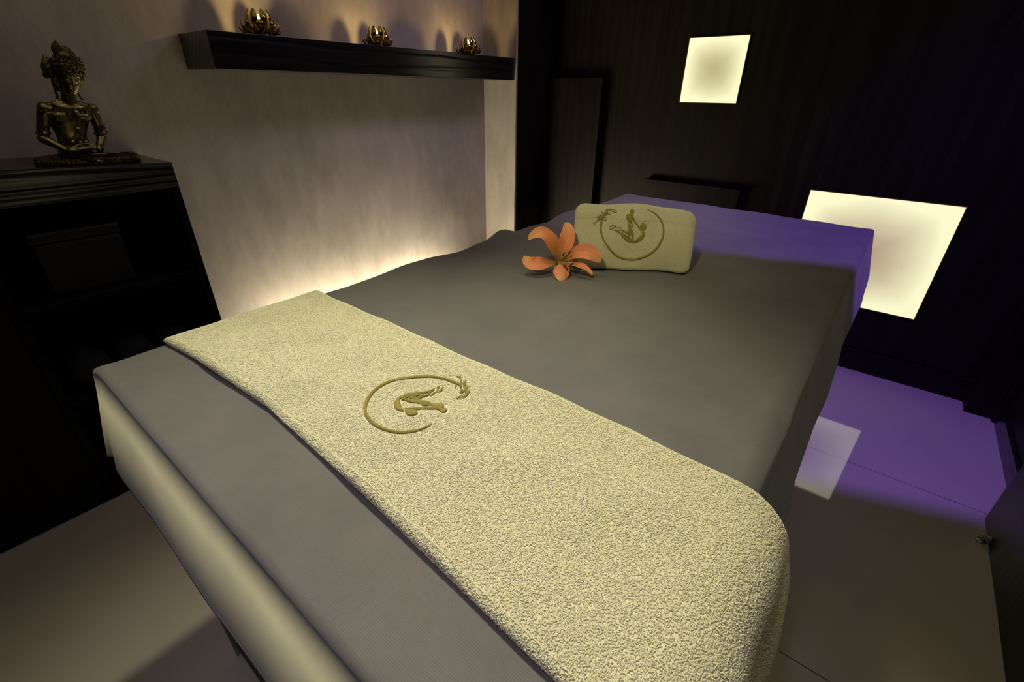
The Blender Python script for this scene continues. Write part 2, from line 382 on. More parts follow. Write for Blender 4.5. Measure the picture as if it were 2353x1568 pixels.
# door stop on the floor by the wardrobe
t = empty('door_stop', (0.540, 1.655, 0)); tag(t, 'small pale door stop on the floor against the dark wardrobe', 'door stop')
g = Geo(); g.add(*lathe_geo([(0.0001, 0), (0.013, 0), (0.013, 0.004), (0.0001, 0.004)], 20)); g.build('base_plate', steel_m, t)
g = Geo(); g.cap((0, 0, 0.004), (0, 0, 0.026), 0.005, 0.005); g.build('post', plastic_m, t)
g = Geo(); g.cap((-0.002, 0, 0.022), (0.012, 0, 0.022), 0.007, 0.007); g.build('bumper', plastic_m, t)

# boxed ledge on the back wall behind the couch
t = empty('wall_ledge', (-0.838, 2.57, 0.28)); tag(t, 'low dark wood box ledge on the back wall behind the couch head', 'ledge')
box('body', (-0.247, -0.010, 0), (0.247, 0.034, 0.490), wood_z, t); box('top', (-0.253, -0.022, 0.490), (0.253, 0.034, 0.503), wood_x, t)

# backlit square and rectangular windows of opal acrylic
def light_panel(x0, x1, z0, z1, mat, label):
    t = empty('light_panel', ((x0 + x1) / 2, YB, (z0 + z1) / 2)); tag(t, label, 'light panel', 'backlit panels in the dark wall')
    hx, hz = (x1 - x0) / 2, (z1 - z0) / 2
    box('diffuser', (-hx, -0.006, -hz), (hx, -0.001, hz), mat, t, bevel=0)
    g = Geo(); e = 0.0035
    for lo, hi in (((-hx - e, -0.008, -hz - e), (hx + e, 0, -hz)), ((-hx - e, -0.008, hz), (hx + e, 0, hz + e)), ((-hx - e, -0.008, -hz), (-hx, 0, hz)), ((hx, -0.008, -hz), (hx + e, 0, hz))):
        vs = [(x, y, z) for x in (lo[0], hi[0]) for y in (lo[1], hi[1]) for z in (lo[2], hi[2])]
        g.add(vs, [(0, 1, 3, 2), (4, 6, 7, 5), (0, 4, 5, 1), (2, 3, 7, 6), (0, 2, 6, 4), (1, 5, 7, 3)])
    g.build('frame', steel_dark, t, smooth=False)
m = Mat('amber_frame'); m.set(Roughness=0.4); m.l(m.ramp(m.noise(m.coord(), 60), [(0.3, (0.10, 0.05, 0.01)), (0.7, (0.14, 0.07, 0.015))]).outputs[0], m.b.inputs['Base Color']); steel_dark = m.m
light_panel(-0.982, -0.709, 1.161, 1.434, panel_m, 'small square glowing cream panel high on the dark back wall')
light_panel(-0.296, 0.251, 0.318, 0.813, panel2_m, 'large rectangular glowing cream panel low on the back wall, partly behind the couch')

# ------------------------------------------------------------------ floating shelf, LED trough
SZ0, SZ1 = 1.252, 1.354
t = box('floating_shelf', (XW, 0.737, SZ0), (-1.778, 2.25, SZ1), wood_y, bevel=0.0012)
tag(t, 'thick black-stained wooden floating shelf along the plaster wall', 'shelf')
t = empty('cove_light', (-1.93, 1.40, 0)); tag(t, 'warm strip light on the floor at the foot of the plaster wall', 'strip light')
box('light_baffle', (0.115, -0.85, 0), (0.13, 0.85, 0.17), wood_black, t, bevel=0.001)  # unseen board added to keep the strip's light off the room
box('mounting_rail', (-0.01, -0.66, 0), (0.03, 0.42, 0.12), wood_black, t)
box('diffuser', (-0.015, -0.66, 0.12), (0.035, 0.42, 0.15), led_m, t, bevel=0.004)

# ------------------------------------------------------------------ cabinet with the statue
CX, CY1, CZ = -1.699, 0.513, 1.003
t = empty('cabinet', (-1.85, -0.2, 0)); tag(t, 'dark wood cabinet with open bay against the plaster wall under the statue', 'cabinet')
def cb(name, lo, hi, mat=wood_black, par=t, **k): return box(name, tuple(np.array(lo) - np.array((-1.85, -0.2, 0))), tuple(np.array(hi) - np.array((-1.85, -0.2, 0))), mat, par, **k)
tp = cb('top', (XW, -1.0, 0.93), (CX, CY1, CZ), wood_y)
for v_ in tp.data.vertices:
    if v_.co.z > 0.95: v_.co.z += 0.040 * (CY1 + 0.2 - v_.co.y)
cb('side_panel', (XW, CY1 - 0.022, 0), (CX, CY1, 0.93)); cb('side_panel', (XW, -1.0, 0), (CX, -0.978, 0.93))
cb('divider', (XW + 0.01, 0.040, 0), (CX - 0.001, 0.062, 0.93)); cb('back_panel', (XW, -0.978, 0), (XW + 0.01, CY1 - 0.022, 0.93))
cb('base', (XW + 0.01, -0.978, 0), (CX - 0.003, CY1 - 0.022, 0.05))
cb('shelf', (XW + 0.01, 0.062, 0.655), (CX - 0.004, CY1 - 0.022, 0.673)); cb('shelf', (XW + 0.01, 0.062, 0.36), (CX - 0.004, CY1 - 0.022, 0.378))
d = cb('door', (CX - 0.020, -0.975, 0.055), (CX, -0.470, 0.925), wood_z); d = cb('door', (CX - 0.020, -0.466, 0.055), (CX, 0.038, 0.925), wood_z)
dr = empty('storage_box', (-1.83, 0.24, 0.673)); tag(dr, 'dark flat box on the cabinet upper inner shelf', 'box')
# a dark box standing on the inner shelf
box('box_body', (-0.08, -0.10, 0), (0.09, 0.10, 0.15), black_m, dr, bevel=0.012, seg=3); box('box_lid', (-0.083, -0.103, 0.15), (0.093, 0.103, 0.18), black_m, dr, bevel=0.008)
for i, (yy, lab) in enumerate(((0.15, 'leftmost of three rolled charcoal towels in the cabinet lower bay'), (0.265, 'middle of three rolled charcoal towels in the cabinet lower bay'), (0.38, 'rightmost of three rolled charcoal towels, nearest the cabinet side'))):
    V, F = lathe_geo([(0.001, 0.0), (0.030, 0.0), (0.046, 0.004), (0.052, 0.014), (0.052, 0.186), (0.046, 0.196), (0.030, 0.2), (0.001, 0.2)], 28)
    V = [(v[2], v[0], v[1] + 0.052) for v in V]
    o = pyd('rolled_towel', V, F, blacktowel_m); o.location = (-1.935, yy, 0.378); tag(o, lab, 'towel', 'rolled towels inside the cabinet')

# ------------------------------------------------------------------ massage couch
TZ = 0.81
t = empty('massage_couch', (-0.46, 1.0, 0)); tag(t, 'massage couch with dark panelled base under the grey sheet', 'massage couch')
def mb(name, lo, hi, mat, **k): return box(name, tuple(np.array(lo) - np.array((-0.46, 1.0, 0))), tuple(np.array(hi) - np.array((-0.46, 1.0, 0))), mat, t, **k)
mb('mattress', (-0.890, 0.112, 0.69), (-0.030, 1.925, 0.797), leather_m, bevel=0.025, seg=4, smooth=True)
mb('deck', (-0.885, 0.112, 0.62), (-0.03, 1.92, 0.69), wood_x, bevel=0.003)
mb('base_panel', (-0.86, 0.10, 0), (-0.05, 0.13, 0.62), wood_black, bevel=0.002); mb('base_panel', (-0.86, 1.87, 0), (-0.05, 1.90, 0.62), wood_black, bevel=0.002)
mb('side_panel', (-0.875, 0.13, 0.02), (-0.855, 1.87, 0.62), wood_black, bevel=0.002); mb('side_panel', (-0.06, 0.13, 0.02), (-0.04, 1.87, 0.62), wood_black, bevel=0.002)
mb('plinth', (-0.88, 0.087, 0), (-0.06, 0.10, 0.10), wood_x, bevel=0.002)
mb('corner_post', (-0.899, 0.079, 0), (-0.886, 0.092, 0.62), steel_m, bevel=0.001)

# ---- fitted paper-like sheet
RX0, RX1, RY0, RY1, RR = -0.885, -0.045, 0.083, 1.944, 0.035
def sheet_surf(a, b):
    """flat cloth coordinates -> position"""
    a = np.asarray(a, float); b = np.asarray(b, float)
    rc = 0.012
    q_ = np.clip((b - 1.1) / 0.8, 0, 1); q_ = q_ * q_ * (3 - 2 * q_); XR_ = RX1 + 0.030 * q_
    far = np.maximum(b - RY1, 0); b_in = b; b = np.minimum(b, RY1)
    px = np.minimum(np.maximum(a, RX0 + rc), XR_ - rc); py = np.maximum(b, RY0 + rc)
    ex = a - px; ey = b - py
    L = np.hypot(ex, ey) + 1e-9; nx = ex / L; ny = ey / L
    d = np.maximum(np.abs(ex), np.abs(ey)) - 0
    d = np.where(d <= 0, 0, d)
    inside = np.minimum(d, rc); e = np.maximum(d - rc, 0)
    RRv = np.where(ex > 0, RR - 0.025 * q_, RR); ft = (ey < 0) * (ey / L) ** 2; RRv = RRv * (1 - ft) + 0.007 * ft; A = RRv * math.pi / 2
    th = np.minimum(e, A) / RRv
    h = inside + RRv * np.sin(th)
    z = -RRv * (1 - np.cos(th)); down = np.maximum(e - A, 0)
    wave = 0.004 * np.sin(a * 19 + 1.3 * np.sin(b * 7)) * (np.abs(ey) > np.abs(ex)) + 0.0018 * np.sin(b * 11 + 2) * (np.abs(ex) >= np.abs(ey))
    right = ((ex > 0) & (np.abs(ex) >= np.abs(ey))) * 1.0; foot = ((ey < 0) & (np.abs(ey) > np.abs(ex))) * 1.0
    left = ((ex < 0) & (np.abs(ex) >= np.abs(ey))) * 1.0
    flare = 0.10 + 0.14 * right + 0.08 * foot + 0.15 * left
    h = h + down * flare + wave * np.minimum(down / 0.1, 1) * (1 - 0.7 * foot)
    z = z - down
    P = np.stack([px + nx * h, py + ny * h + np.minimum(far, 0.006) + 0.05 * far, TZ + z - np.maximum(far - 0.004, 0)], -1)
    # soft lumps on the left edge and gentle unevenness of the top
    wl = np.exp(-((a - (RX0 - 0.02)) / 0.07) ** 2)
    prof = (0.020 * np.exp(-((b - 1.08) / 0.045) ** 2) + 0.011 * np.exp(-((b - 1.45) / 0.07) ** 2) - 0.006 * np.exp(-((b - 1.32) / 0.05) ** 2)
            + 0.006 * np.exp(-((b - 0.72) / 0.10) ** 2) - 0.006 * np.exp(-((b - 0.90) / 0.05) ** 2) + 0.006 * np.exp(-((b - 0.06) / 0.025) ** 2)
            + 0.006 * np.exp(-((b - 1.92) / 0.06) ** 2))
    P[..., 2] += wl * prof
    top = np.exp(-(np.maximum(e, 0) / 0.02) ** 2)
    P[..., 2] += top * (0.0011 * np.sin(b * 23 + 2.2 * np.sin(a * 9)) + 0.0008 * np.sin(a * 31 + b * 13) + 0.0006 * np.sin(b * 61 + a * 17))
    P[..., 0] += right * np.minimum(e / 0.05, 1) * 0.0010 * (np.sin(b * 13) + 0.6 * np.sin(b * 31 + 1))
    return P
EXT = RR * math.pi / 2 + 0.135
ua = np.concatenate([np.linspace(RX0 - EXT, RX0 + 0.03, 34), np.linspace(RX0 + 0.03, RX1 - 0.03, 90)[1:], np.linspace(RX1 - 0.03, RX1 + EXT, 36)[1:]])
ub = np.concatenate([np.linspace(RY0 - EXT, RY0 + 0.03, 34), np.linspace(RY0 + 0.03, RY1 - 0.03, 200)[1:], np.concatenate([np.linspace(RY1 - 0.03, RY1 - 0.001, 8)[1:], np.linspace(RY1, RY1 + 0.012, 9), np.linspace(RY1 + 0.02, RY1 + 0.15, 12)])])
A_, B_ = np.meshgrid(ua, ub, indexing='ij')
P = sheet_surf(A_, B_).reshape(-1, 3)
o = pyd('couch_sheet', P, grid_faces(len(ua), len(ub)), sheet_m, uv=np.stack([A_.ravel(), B_.ravel()], -1))
md = o.modifiers.new('thick', 'SOLIDIFY'); md.thickness = 0.0016; md.offset = -1
tag(o, 'grey disposable cover draped over the whole massage couch', 'sheet')

# ------------------------------------------------------------------ terry towels
def tuft_geo(pos, nor, ln, wd, rng, off):
    """tiny curled loops lying on a surface; returns verts (n*6,3) and tri faces"""
    n = len(pos)
    rv = rng.normal(size=(n, 3)); t1 = np.cross(nor, rv); t1 /= np.linalg.norm(t1, axis=1, keepdims=True)
    tilt = rng.uniform(0.05, 0.5, (n, 1)); ax = t1 * (1 - tilt * 0.5) + nor * tilt; ax /= np.linalg.norm(ax, axis=1, keepdims=True)
    bx = np.cross(ax, nor); bx /= np.linalg.norm(bx, axis=1, keepdims=True); cx = np.cross(ax, bx)
    L = ln * rng.uniform(0.7, 1.3, (n, 1)); W = wd * rng.uniform(0.75, 1.25, (n, 1))
    c = pos + nor * L * 0.22
    V = np.stack([c - ax * L * .5, c + ax * L * .5, c + bx * W, c - bx * W, c + cx * W, c - cx * W], 1).reshape(-1, 3)
    T = np.array([(1, 2, 4), (1, 4, 3), (1, 3, 5), (1, 5, 2), (0, 4, 2), (0, 3, 4), (0, 5, 3), (0, 2, 5)])
    Fc = (np.arange(n)[:, None, None] * 6 + T[None] + off).reshape(-1, 3)
    return V, Fc

def np_mesh(name, V, quads, tris, mat, parent=None):
    me = bpy.data.meshes.new(name)
    quads = np.asarray(quads, np.int32).reshape(-1, 4); tris = np.asarray(tris, np.int32).reshape(-1, 3)
    me.vertices.add(len(V)); me.vertices.foreach_set('co', np.asarray(V, np.float32).ravel())
    nl = quads.size + tris.size; me.loops.add(nl)
    me.loops.foreach_set('vertex_index', np.concatenate([quads.ravel(), tris.ravel()]).astype(np.int32))
    np_ = len(quads) + len(tris); me.polygons.add(np_)
    me.polygons.foreach_set('loop_start', np.concatenate([np.arange(len(quads)) * 4, quads.size + np.arange(len(tris)) * 3]).astype(np.int32))
    me.polygons.foreach_set('use_smooth', np.ones(np_, bool))
    me.update(calc_edges=True); me.validate()
    return link(name, me, mat, parent)

# ---- stitched emblem: strokes in unit-circle coordinates (u right, v up), width
def cu(x, y): return ((x - 1390) / 375.0, (590 - y) / 290.0)
def c2(x, y): return cu(895 + x * 0.3262, 255.8 + y * 0.3262)     # closer view of the figures
ST = []
ST.append([(*c2(390, 590), .05), (*c2(385, 700), .06), (*c2(380, 850), .062), (*c2(410, 960), .06), (*c2(450, 1080), .05), (*c2(540, 1240), .05), (*c2(680, 1410), .055),
           (*cu(1200, 800), .065), (*cu(1290, 855), .07), (*cu(1395, 873), .07), (*cu(1500, 860), .07), (*cu(1600, 815), .065), (*cu(1690, 740), .06), (*cu(1745, 640), .06),
           (*cu(1762, 550), .05), (*cu(1750, 465), .045), (*cu(1712, 400), .05), (*cu(1640, 340), .04), (*cu(1550, 308), .025)])
def S(ws, *pts): ST.append([(*c2(*p), w_) for p, w_ in zip(pts, ws)])
S((.06, .16, .18, .13, .03), (1870, 600), (1900, 660), (1920, 730), (1930, 800), (1930, 860))             # head
S((.04, .10, .12, .12, .07, .03), (1960, 880), (1950, 980), (1900, 1080), (1810, 1170), (1690, 1240), (1550, 1285))   # back
S((.03, .07, .09, .07, .02), (1250, 1060), (1340, 1160), (1450, 1215), (1560, 1220), (1660, 1160))         # hip
S((.02, .045, .04, .05, .02), (860, 870), (1000, 900), (1120, 980), (1230, 1060), (1260, 1110))
S((.02, .04, .045, .05, .02), (980, 890), (1150, 860), (1250, 910), (1370, 950), (1500, 1110))
S((.02, .03, .05, .03), (1140, 930), (1260, 1010), (1380, 1060), (1490, 1120))
S((.02, .03, .03, .03, .02), (1180, 930), (1300, 1080), (1400, 1140), (1520, 1160), (1620, 1170))
S((.02, .035, .02), (940, 800), (1060, 790), (1170, 800))
S((.02, .04, .03, .02), (690, 780), (780, 740), (880, 735), (940, 795))
S((.02, .04, .02), (700, 840), (800, 840), (900, 780))
S((.02, .05, .02), (1190, 1040), (1225, 1080), (1220, 1135))
S((.09, .14, .13, .07, .03), (1455, 190), (1455, 235), (1455, 275), (1465, 330), (1480, 380))             # second head
S((.06, .15, .17, .16, .10, .04), (1290, 345), (1340, 385), (1380, 430), (1400, 490), (1400, 550), (1385, 590))  # torso
S((.05, .05, .055, .05, .03, .02), (1420, 340), (1530, 460), (1620, 590), (1730, 700), (1830, 830), (1900, 920))
S((.03, .09, .10, .09, .05, .02), (1390, 610), (1420, 720), (1480, 850), (1550, 980), (1590, 1080), (1605, 1170))
S((.02, .05, .04, .02), (1420, 580), (1490, 630), (1530, 700), (1550, 780))
S((.01, .06, .05, .02), (1380, 850), (1420, 920), (1450, 1000), (1480, 1060))
# written character at the start of the ring
S((.02, .05, .05, .03), (160, 650), (290, 550), (420, 470), (500, 440))
S((.02, .03, .02), (80, 690), (130, 670), (150, 760)); S((.02, .025), (120, 620), (150, 700))
S((.03, .06, .05, .04), (640, 180), (540, 270), (460, 340), (420, 400))
S((.02, .03, .03, .02), (450, 220), (620, 175), (760, 175), (830, 190))
S((.02, .03, .04, .03, .02), (650, 215), (760, 250), (860, 285), (900, 245), (820, 195))
S((.02, .04, .02), (345, 265), (420, 320), (690, 300)); S((.02, .035, .02), (570, 310), (540, 370), (500, 420))
S((.02, .03, .02), (250, 490), (340, 400), (400, 420)); S((.02, .04, .02), (190, 475), (290, 465), (400, 410))
S((.02, .03, .02), (450, 560), (520, 555), (580, 540)); S((.03, .05, .03), (430, 470), (400, 530), (390, 590))
S((.02, .03, .02), (560, 370), (620, 350), (690, 345)); S((.015, .03, .015), (330, 500), (300, 440), (330, 380))

def densify(st, step=0.03):
    st = np.array(st); out = []
    n = len(st)
    for i in range(n - 1):
        p0 = st[max(i - 1, 0)]; p1 = st[i]; p2 = st[i + 1]; p3 = st[min(i + 2, n - 1)]
        k = max(2, int(np.hypot(*(p2 - p1)[:2]) / step))
        for j in range(k):
            t = j / k
            out.append(0.5 * ((2 * p1) + (-p0 + p2) * t + (2 * p0 - 5 * p1 + 4 * p2 - p3) * t * t + (-p0 + 3 * p1 - 3 * p2 + p3) * t ** 3))
    out.append(st[-1]); out = np.array(out); out[:, 2] = np.maximum(out[:, 2] * 1.15, 0.016)
    return out
STD = [densify(s) for s in ST]
STROKE_PTS = np.concatenate(STD)

def emblem(surf, R, parent, hgt=0.0016):
    """surf(u,v)->pos,normal in metres on the towel; R radius of ring"""
    g = Geo()
    for s in STD:
        d = np.gradient(s[:, :2], axis=0); L = np.hypot(d[:, 0], d[:, 1]) + 1e-9
        nx, ny = -d[:, 1] / L, d[:, 0] / L
        k = 7; uu = []; vv = []; hh = []
        for j in range(k):
            q = -1 + 2 * j / (k - 1)
            uu.append(s[:, 0] + nx * q * s[:, 2] * .5); vv.append(s[:, 1] + ny * q * s[:, 2] * .5)
            hh.append(math.sqrt(max(1 - q * q, 0)) * np.minimum(hgt, s[:, 2] * R * 0.45) - 0.0004)
        uu = np.array(uu).T; vv = np.array(vv).T; hh = np.array(hh).T
        P, N = surf(uu.ravel(), vv.ravel())
        Vv = P + N * (hh.ravel()[:, None] + 0.0022)
        g.add(list(Vv), grid_faces(len(s), k))
    return g.build('embroidered_emblem', thread_m, parent)

def near_stroke(u, v, grow=0.02):
    keep = np.ones(len(u), bool)
    for s in STROKE_PTS:
        r = s[2] * .5 + grow
        keep &= (u - s[0]) ** 2 + (v - s[1]) ** 2 > r * r
    return ~keep

# ---- folded runner towel across the couch
xs = [-0.892]; zs = [0.0]
BR = 0.052; flat_end = -0.034
pathx = list(np.linspace(-0.892, flat_end, 160)); pathz = [0.0] * 160
for k in range(1, 15):
    th = math.radians(84) * k / 14; pathx.append(flat_end + BR * math.sin(th)); pathz.append(-BR * (1 - math.cos(th)))
ex, ez = pathx[-1], pathz[-1]
for k in range(1, 40):
    d_ = 0.30 * k / 39; pathx.append(ex + d_ * 0.15 + 0.004 * math.sin(d_ * 20)); pathz.append(ez - d_)
pathx = np.array(pathx); pathz = np.array(pathz)
sarc = np.concatenate([[0], np.cumsum(np.hypot(np.diff(pathx), np.diff(pathz)))])
tx = np.gradient(pathx, sarc); tz = np.gradient(pathz, sarc)
TT = 0.0072
def y_near(s): return np.interp(s, [0, 0.10, 0.32, 0.55, 0.79, 0.90, 1.2], [0.175, 0.186, 0.196, 0.184, 0.166, 0.160, 0.150])
def y_far(s): return np.interp(s, [0, 0.4, 0.8, 0.90, 1.2], [0.460, 0.460, 0.457, 0.452, 0.45])
def undul(s, y): return 0.0014 * np.sin(s * 17 + y * 21) + 0.0011 * np.sin(y * 43 - s * 9) + 0.0009 * np.sin(s * 52 + 1.7 * np.sin(y * 30)) \
    + 0.004 * np.exp(-((s - 0.30) / 0.03) ** 2 - ((y - 0.25) / 0.04) ** 2) - 0.003 * np.exp(-((s - 0.36) / 0.03) ** 2 - ((y - 0.24) / 0.05) ** 2)
def runner(s, y, h):
    X = np.interp(s, sarc, pathx); Z = np.interp(s, sarc, pathz); a = np.interp(s, sarc, tx); b = np.interp(s, sarc, tz)
    L = np.hypot(a, b); nx, nz = -b / L, a / L
    edge = np.clip(s / 0.012, 0, 1) ** 0.5
    hh = h * (0.35 + 0.65 * edge) + undul(s, y) * (h > 0) * edge
    return np.stack([X + nx * (hh + TT), y, TZ + 0.0012 + Z + nz * (hh + TT)], -1), np.stack([nx, 0 * nx, nz], -1)
ns = 330; nt = 120; s_ = np.linspace(0, sarc[-1], ns)
# loop in (y,h): top near->far, round far, bottom back, round near
def loop(s):
    y0, y1 = y_near(s), y_far(s); ys = []; hs = []
    for q in np.linspace(0, 1, 90): ys.append(y0 + TT + (y1 - y0 - 2 * TT) * q); hs.append(TT)
    for q in np.linspace(0, math.pi, 10)[1:-1]: ys.append(y1 - TT + TT * math.sin(q)); hs.append(TT * math.cos(q))
    for q in np.linspace(1, 0, 14): ys.append(y0 + TT + (y1 - y0 - 2 * TT) * q); hs.append(-TT)
    for q in np.linspace(0, math.pi, 10)[1:-1]: ys.append(y0 + TT - TT * math.sin(q)); hs.append(-TT * math.cos(q))
    return np.array(ys), np.array(hs)
VV = []
for s in s_:
    ys, hs = loop(s); P, _ = runner(np.full(len(ys), s), ys, hs); VV.append(P)
nl_ = len(ys); VV = np.concatenate(VV)
quads = grid_faces(ns, nl_, wrap_v=True)
# emblem placement on the runner
EO, EU, EV, ER = np.array([-0.4272, 0.3217]), np.array([0.0111, -0.0672]), np.array([0.0593, 0.0088]), 0.064
EINV = np.linalg.inv(np.array([EU, EV]).T)
def emb_flat(u, v):
    x = EO[0] + EU[0] * u + EV[0] * v; y = EO[1] + EU[1] * u + EV[1] * v
    return runner(x - pathx[0], y, np.full(len(x), TT))
rng = np.random.default_rng(4)
NT = 330000
ss = rng.uniform(0, sarc[-1], NT); q = rng.uniform(-0.05, 1.05, NT)
y0, y1 = y_near(ss), y_far(ss)
yy = y0 + (y1 - y0) * q
over0 = q < 0.012; over1 = q > 0.988
# tufts round the two long edges
ang = np.zeros(NT); ang[over0] = rng.uniform(0, 2.6, over0.sum()); ang[over1] = rng.uniform(0, 2.6, over1.sum())
yc = np.clip(yy, y0 + TT, y1 - TT)
hcos = np.cos(ang) * TT; ysin = np.sin(ang) * TT * np.where(over0, -1, 1) * (over0 | over1)
yc = np.where(over0, y0 + TT, np.where(over1, y1 - TT, yc))
P, N = runner(ss, yc + ysin, hcos)
Nn = N * np.cos(ang)[:, None]; Nn[:, 1] += np.sin(ang) * np.where(over0, -1, 1) * (over0 | over1); Nn /= np.linalg.norm(Nn, axis=1, keepdims=True)
fx = pathx[0] + ss
uu, vv = EINV @ np.array([fx - EO[0], yc - EO[1]])
near = (np.hypot(uu, vv) < 1.6)
kill = np.zeros(NT, bool); kill[near] = near_stroke(uu[near], vv[near], 0.022)
P, Nn = P[~kill], Nn[~kill]
TV, TF = tuft_geo(P, Nn, 0.0026, 0.00078, rng, len(VV))
runner_o = np_mesh('runner_towel', np.concatenate([VV, TV]), quads, TF, towel_m)
tag(runner_o, 'cream terry towel folded into a band across the foot of the couch', 'towel')
emblem(emb_flat, ER, runner_o)

# ---- folded thick towel near the head
RA = math.radians(29.7); RLEN, RH, RD = 0.285, 0.150, 0.105
org = np.array([-0.5705, 0.9590, TZ + 0.0015])          # front bottom left corner
ex_ = np.array([math.cos(RA), math.sin(RA), 0]); ey_ = np.array([-math.sin(RA), math.cos(RA), 0]); ez_ = np.array([0, 0, 1.0])
def prof_rr(w, h, rb, rt, n=10):
    """rounded cross-section starting at front bottom, going up the front, over the top, down the back"""
    pts = []
    def arc(cx, cz, r, a0, a1, k=n):
        for i in range(k + 1): a = a0 + (a1 - a0) * i / k; pts.append((cx + r * math.cos(a), cz + r * math.sin(a)))
    arc(rb, rb, rb, -math.pi / 2, -math.pi, n)
    for i in range(1, 14): t = i / 14; pts.append((-0.004 * math.sin(t * math.pi) + 0.012 * t * t, rb + (h - rt - rb) * t))
    arc(rt + 0.012, h - rt, rt, math.pi, math.pi / 2, n)
    arc(w - rt, h - rt - 0.006, rt, math.pi / 2, 0, n)
    arc(w - rb, rb, rb, 0, -math.pi / 2, n)
    return np.array(pts)
pr = prof_rr(RD, RH, 0.016, 0.030)
prc = np.vstack([pr, pr[:1]]); pl = np.concatenate([[0], np.cumsum(np.hypot(*np.diff(prc, axis=0).T))])
def roll_surf(x, l, shrink=0.0):
    py_ = np.interp(l, pl, prc[:, 0]); pz_ = np.interp(l, pl, prc[:, 1])
    e = 0.0008
    qy = np.interp(l + e, pl, prc[:, 0]) - np.interp(l - e, pl, prc[:, 0]); qz = np.interp(l + e, pl, prc[:, 1]) - np.interp(l - e, pl, prc[:, 1])
    L = np.hypot(qy, qz) + 1e-9; ny_, nz_ = -qz / L, qy / L
    # ends rounded: shrink the section towards its middle
    d = np.minimum(x, RLEN - x); k = np.clip(1 - d / 0.022, 0, 1); c = 0.022 * (1 - np.sqrt(np.clip(1 - k * k, 0, 1)))
    c = c + shrink
    puff = 0.0025 * np.sin(x * 23 + pz_ * 31) + 0.0015 * np.sin(x * 51 - pz_ * 40)
    sag = -0.010 * np.clip((x - 0.17) / 0.115, 0, 1) ** 2 * (pz_ / RH)
    Y = py_ - ny_ * c + ny_ * puff; Z = np.maximum(pz_ - nz_ * c + nz_ * puff + sag, 0.0)
    P = org + np.multiply.outer(x, ex_) + np.multiply.outer(Y, ey_) + np.multiply.outer(Z, ez_)
    sgn = np.where(x < RLEN / 2, -1, 1) * k ** 2
    N = np.multiply.outer(ny_, ey_) * 1 + np.multiply.outer(nz_, ez_) + np.multiply.outer(sgn, ex_)
    N /= np.linalg.norm(N, axis=-1, keepdims=True)
    return P, N
xr = np.concatenate([np.linspace(0, 0.022, 12), np.linspace(0.022, RLEN - 0.022, 60)[1:], np.linspace(RLEN - 0.022, RLEN, 12)[1:]])
lr = np.linspace(0, pl[-1], 110)[:-1]
X_, L_ = np.meshgrid(xr, lr, indexing='ij')
P, _ = roll_surf(X_.ravel(), L_.ravel()); VV = P
quads = grid_faces(len(xr), len(lr), wrap_v=True)
# end caps, folded inwards with a spiral step
caps = []
for side, x in ((0, 0.0), (1, RLEN)):
    prev = list(range(0, len(lr))) if side == 0 else list(range((len(xr) - 1) * len(lr), len(xr) * len(lr)))
    for st_i, (shr, dx) in enumerate(((0.028, 0.0), (0.030, 0.010), (0.036, 0.010), (0.038, 0.0), (0.048, 0.0), (0.050, 0.008))):
        ring, _ = roll_surf(np.full(len(lr), x), lr)
        cen = ring.mean(0); k = 1 - shr / 0.06
        ring2 = cen + (ring - cen) * k + ex_ * (dx if side == 0 else -dx)
        base = len(VV); VV = np.concatenate([VV, ring2])
        n_ = len(lr)
        for i in range(n_):
            a, b = prev[i], prev[(i + 1) % n_]; c, d = base + (i + 1) % n_, base + i
            quads.append((b, a, d, c) if side == 0 else (a, b, c, d))
        prev = list(range(base, base + n_))
    cen_i = len(VV); VV = np.concatenate([VV, cen[None]])
    for i in range(0, n_): caps.append((prev[i], prev[(i + 1) % n_], cen_i))
NR = 120000
xx = rng.uniform(0, RLEN, NR); ll = rng.uniform(0, pl[-1], NR)
P, N = roll_surf(xx, ll)
# emblem on the front face
LC = float(np.interp(0.5, [0, 1], [0, 1]))
CEN_X, CEN_L, RRD = 0.136, 0.0, 0.064
front_l0 = pl[10]
CEN_L = front_l0 + 0.0745
def emb_roll(u, v):
    return roll_surf(CEN_X + u * 0.0735, CEN_L + v * 0.0605)
uu = (xx - CEN_X) / 0.0735; vv = (ll - CEN_L) / 0.0605
near = np.hypot(uu, vv) < 1.6; kill = np.zeros(NR, bool); kill[near] = near_stroke(uu[near], vv[near], 0.018)
P, N = P[~kill], N[~kill]
ok = P[:, 2] > TZ + 0.006; P, N = P[ok], N[ok]
TV, TF = tuft_geo(P, N, 0.0024, 0.00068, rng, len(VV))
roll_o = np_mesh('folded_towel', np.concatenate([VV, TV]), quads, np.concatenate([np.array(caps), TF]), towel_m)
tag(roll_o, 'thick folded cream towel standing near the head of the couch beside the lily', 'towel')
emblem(emb_roll, 0.066, roll_o)

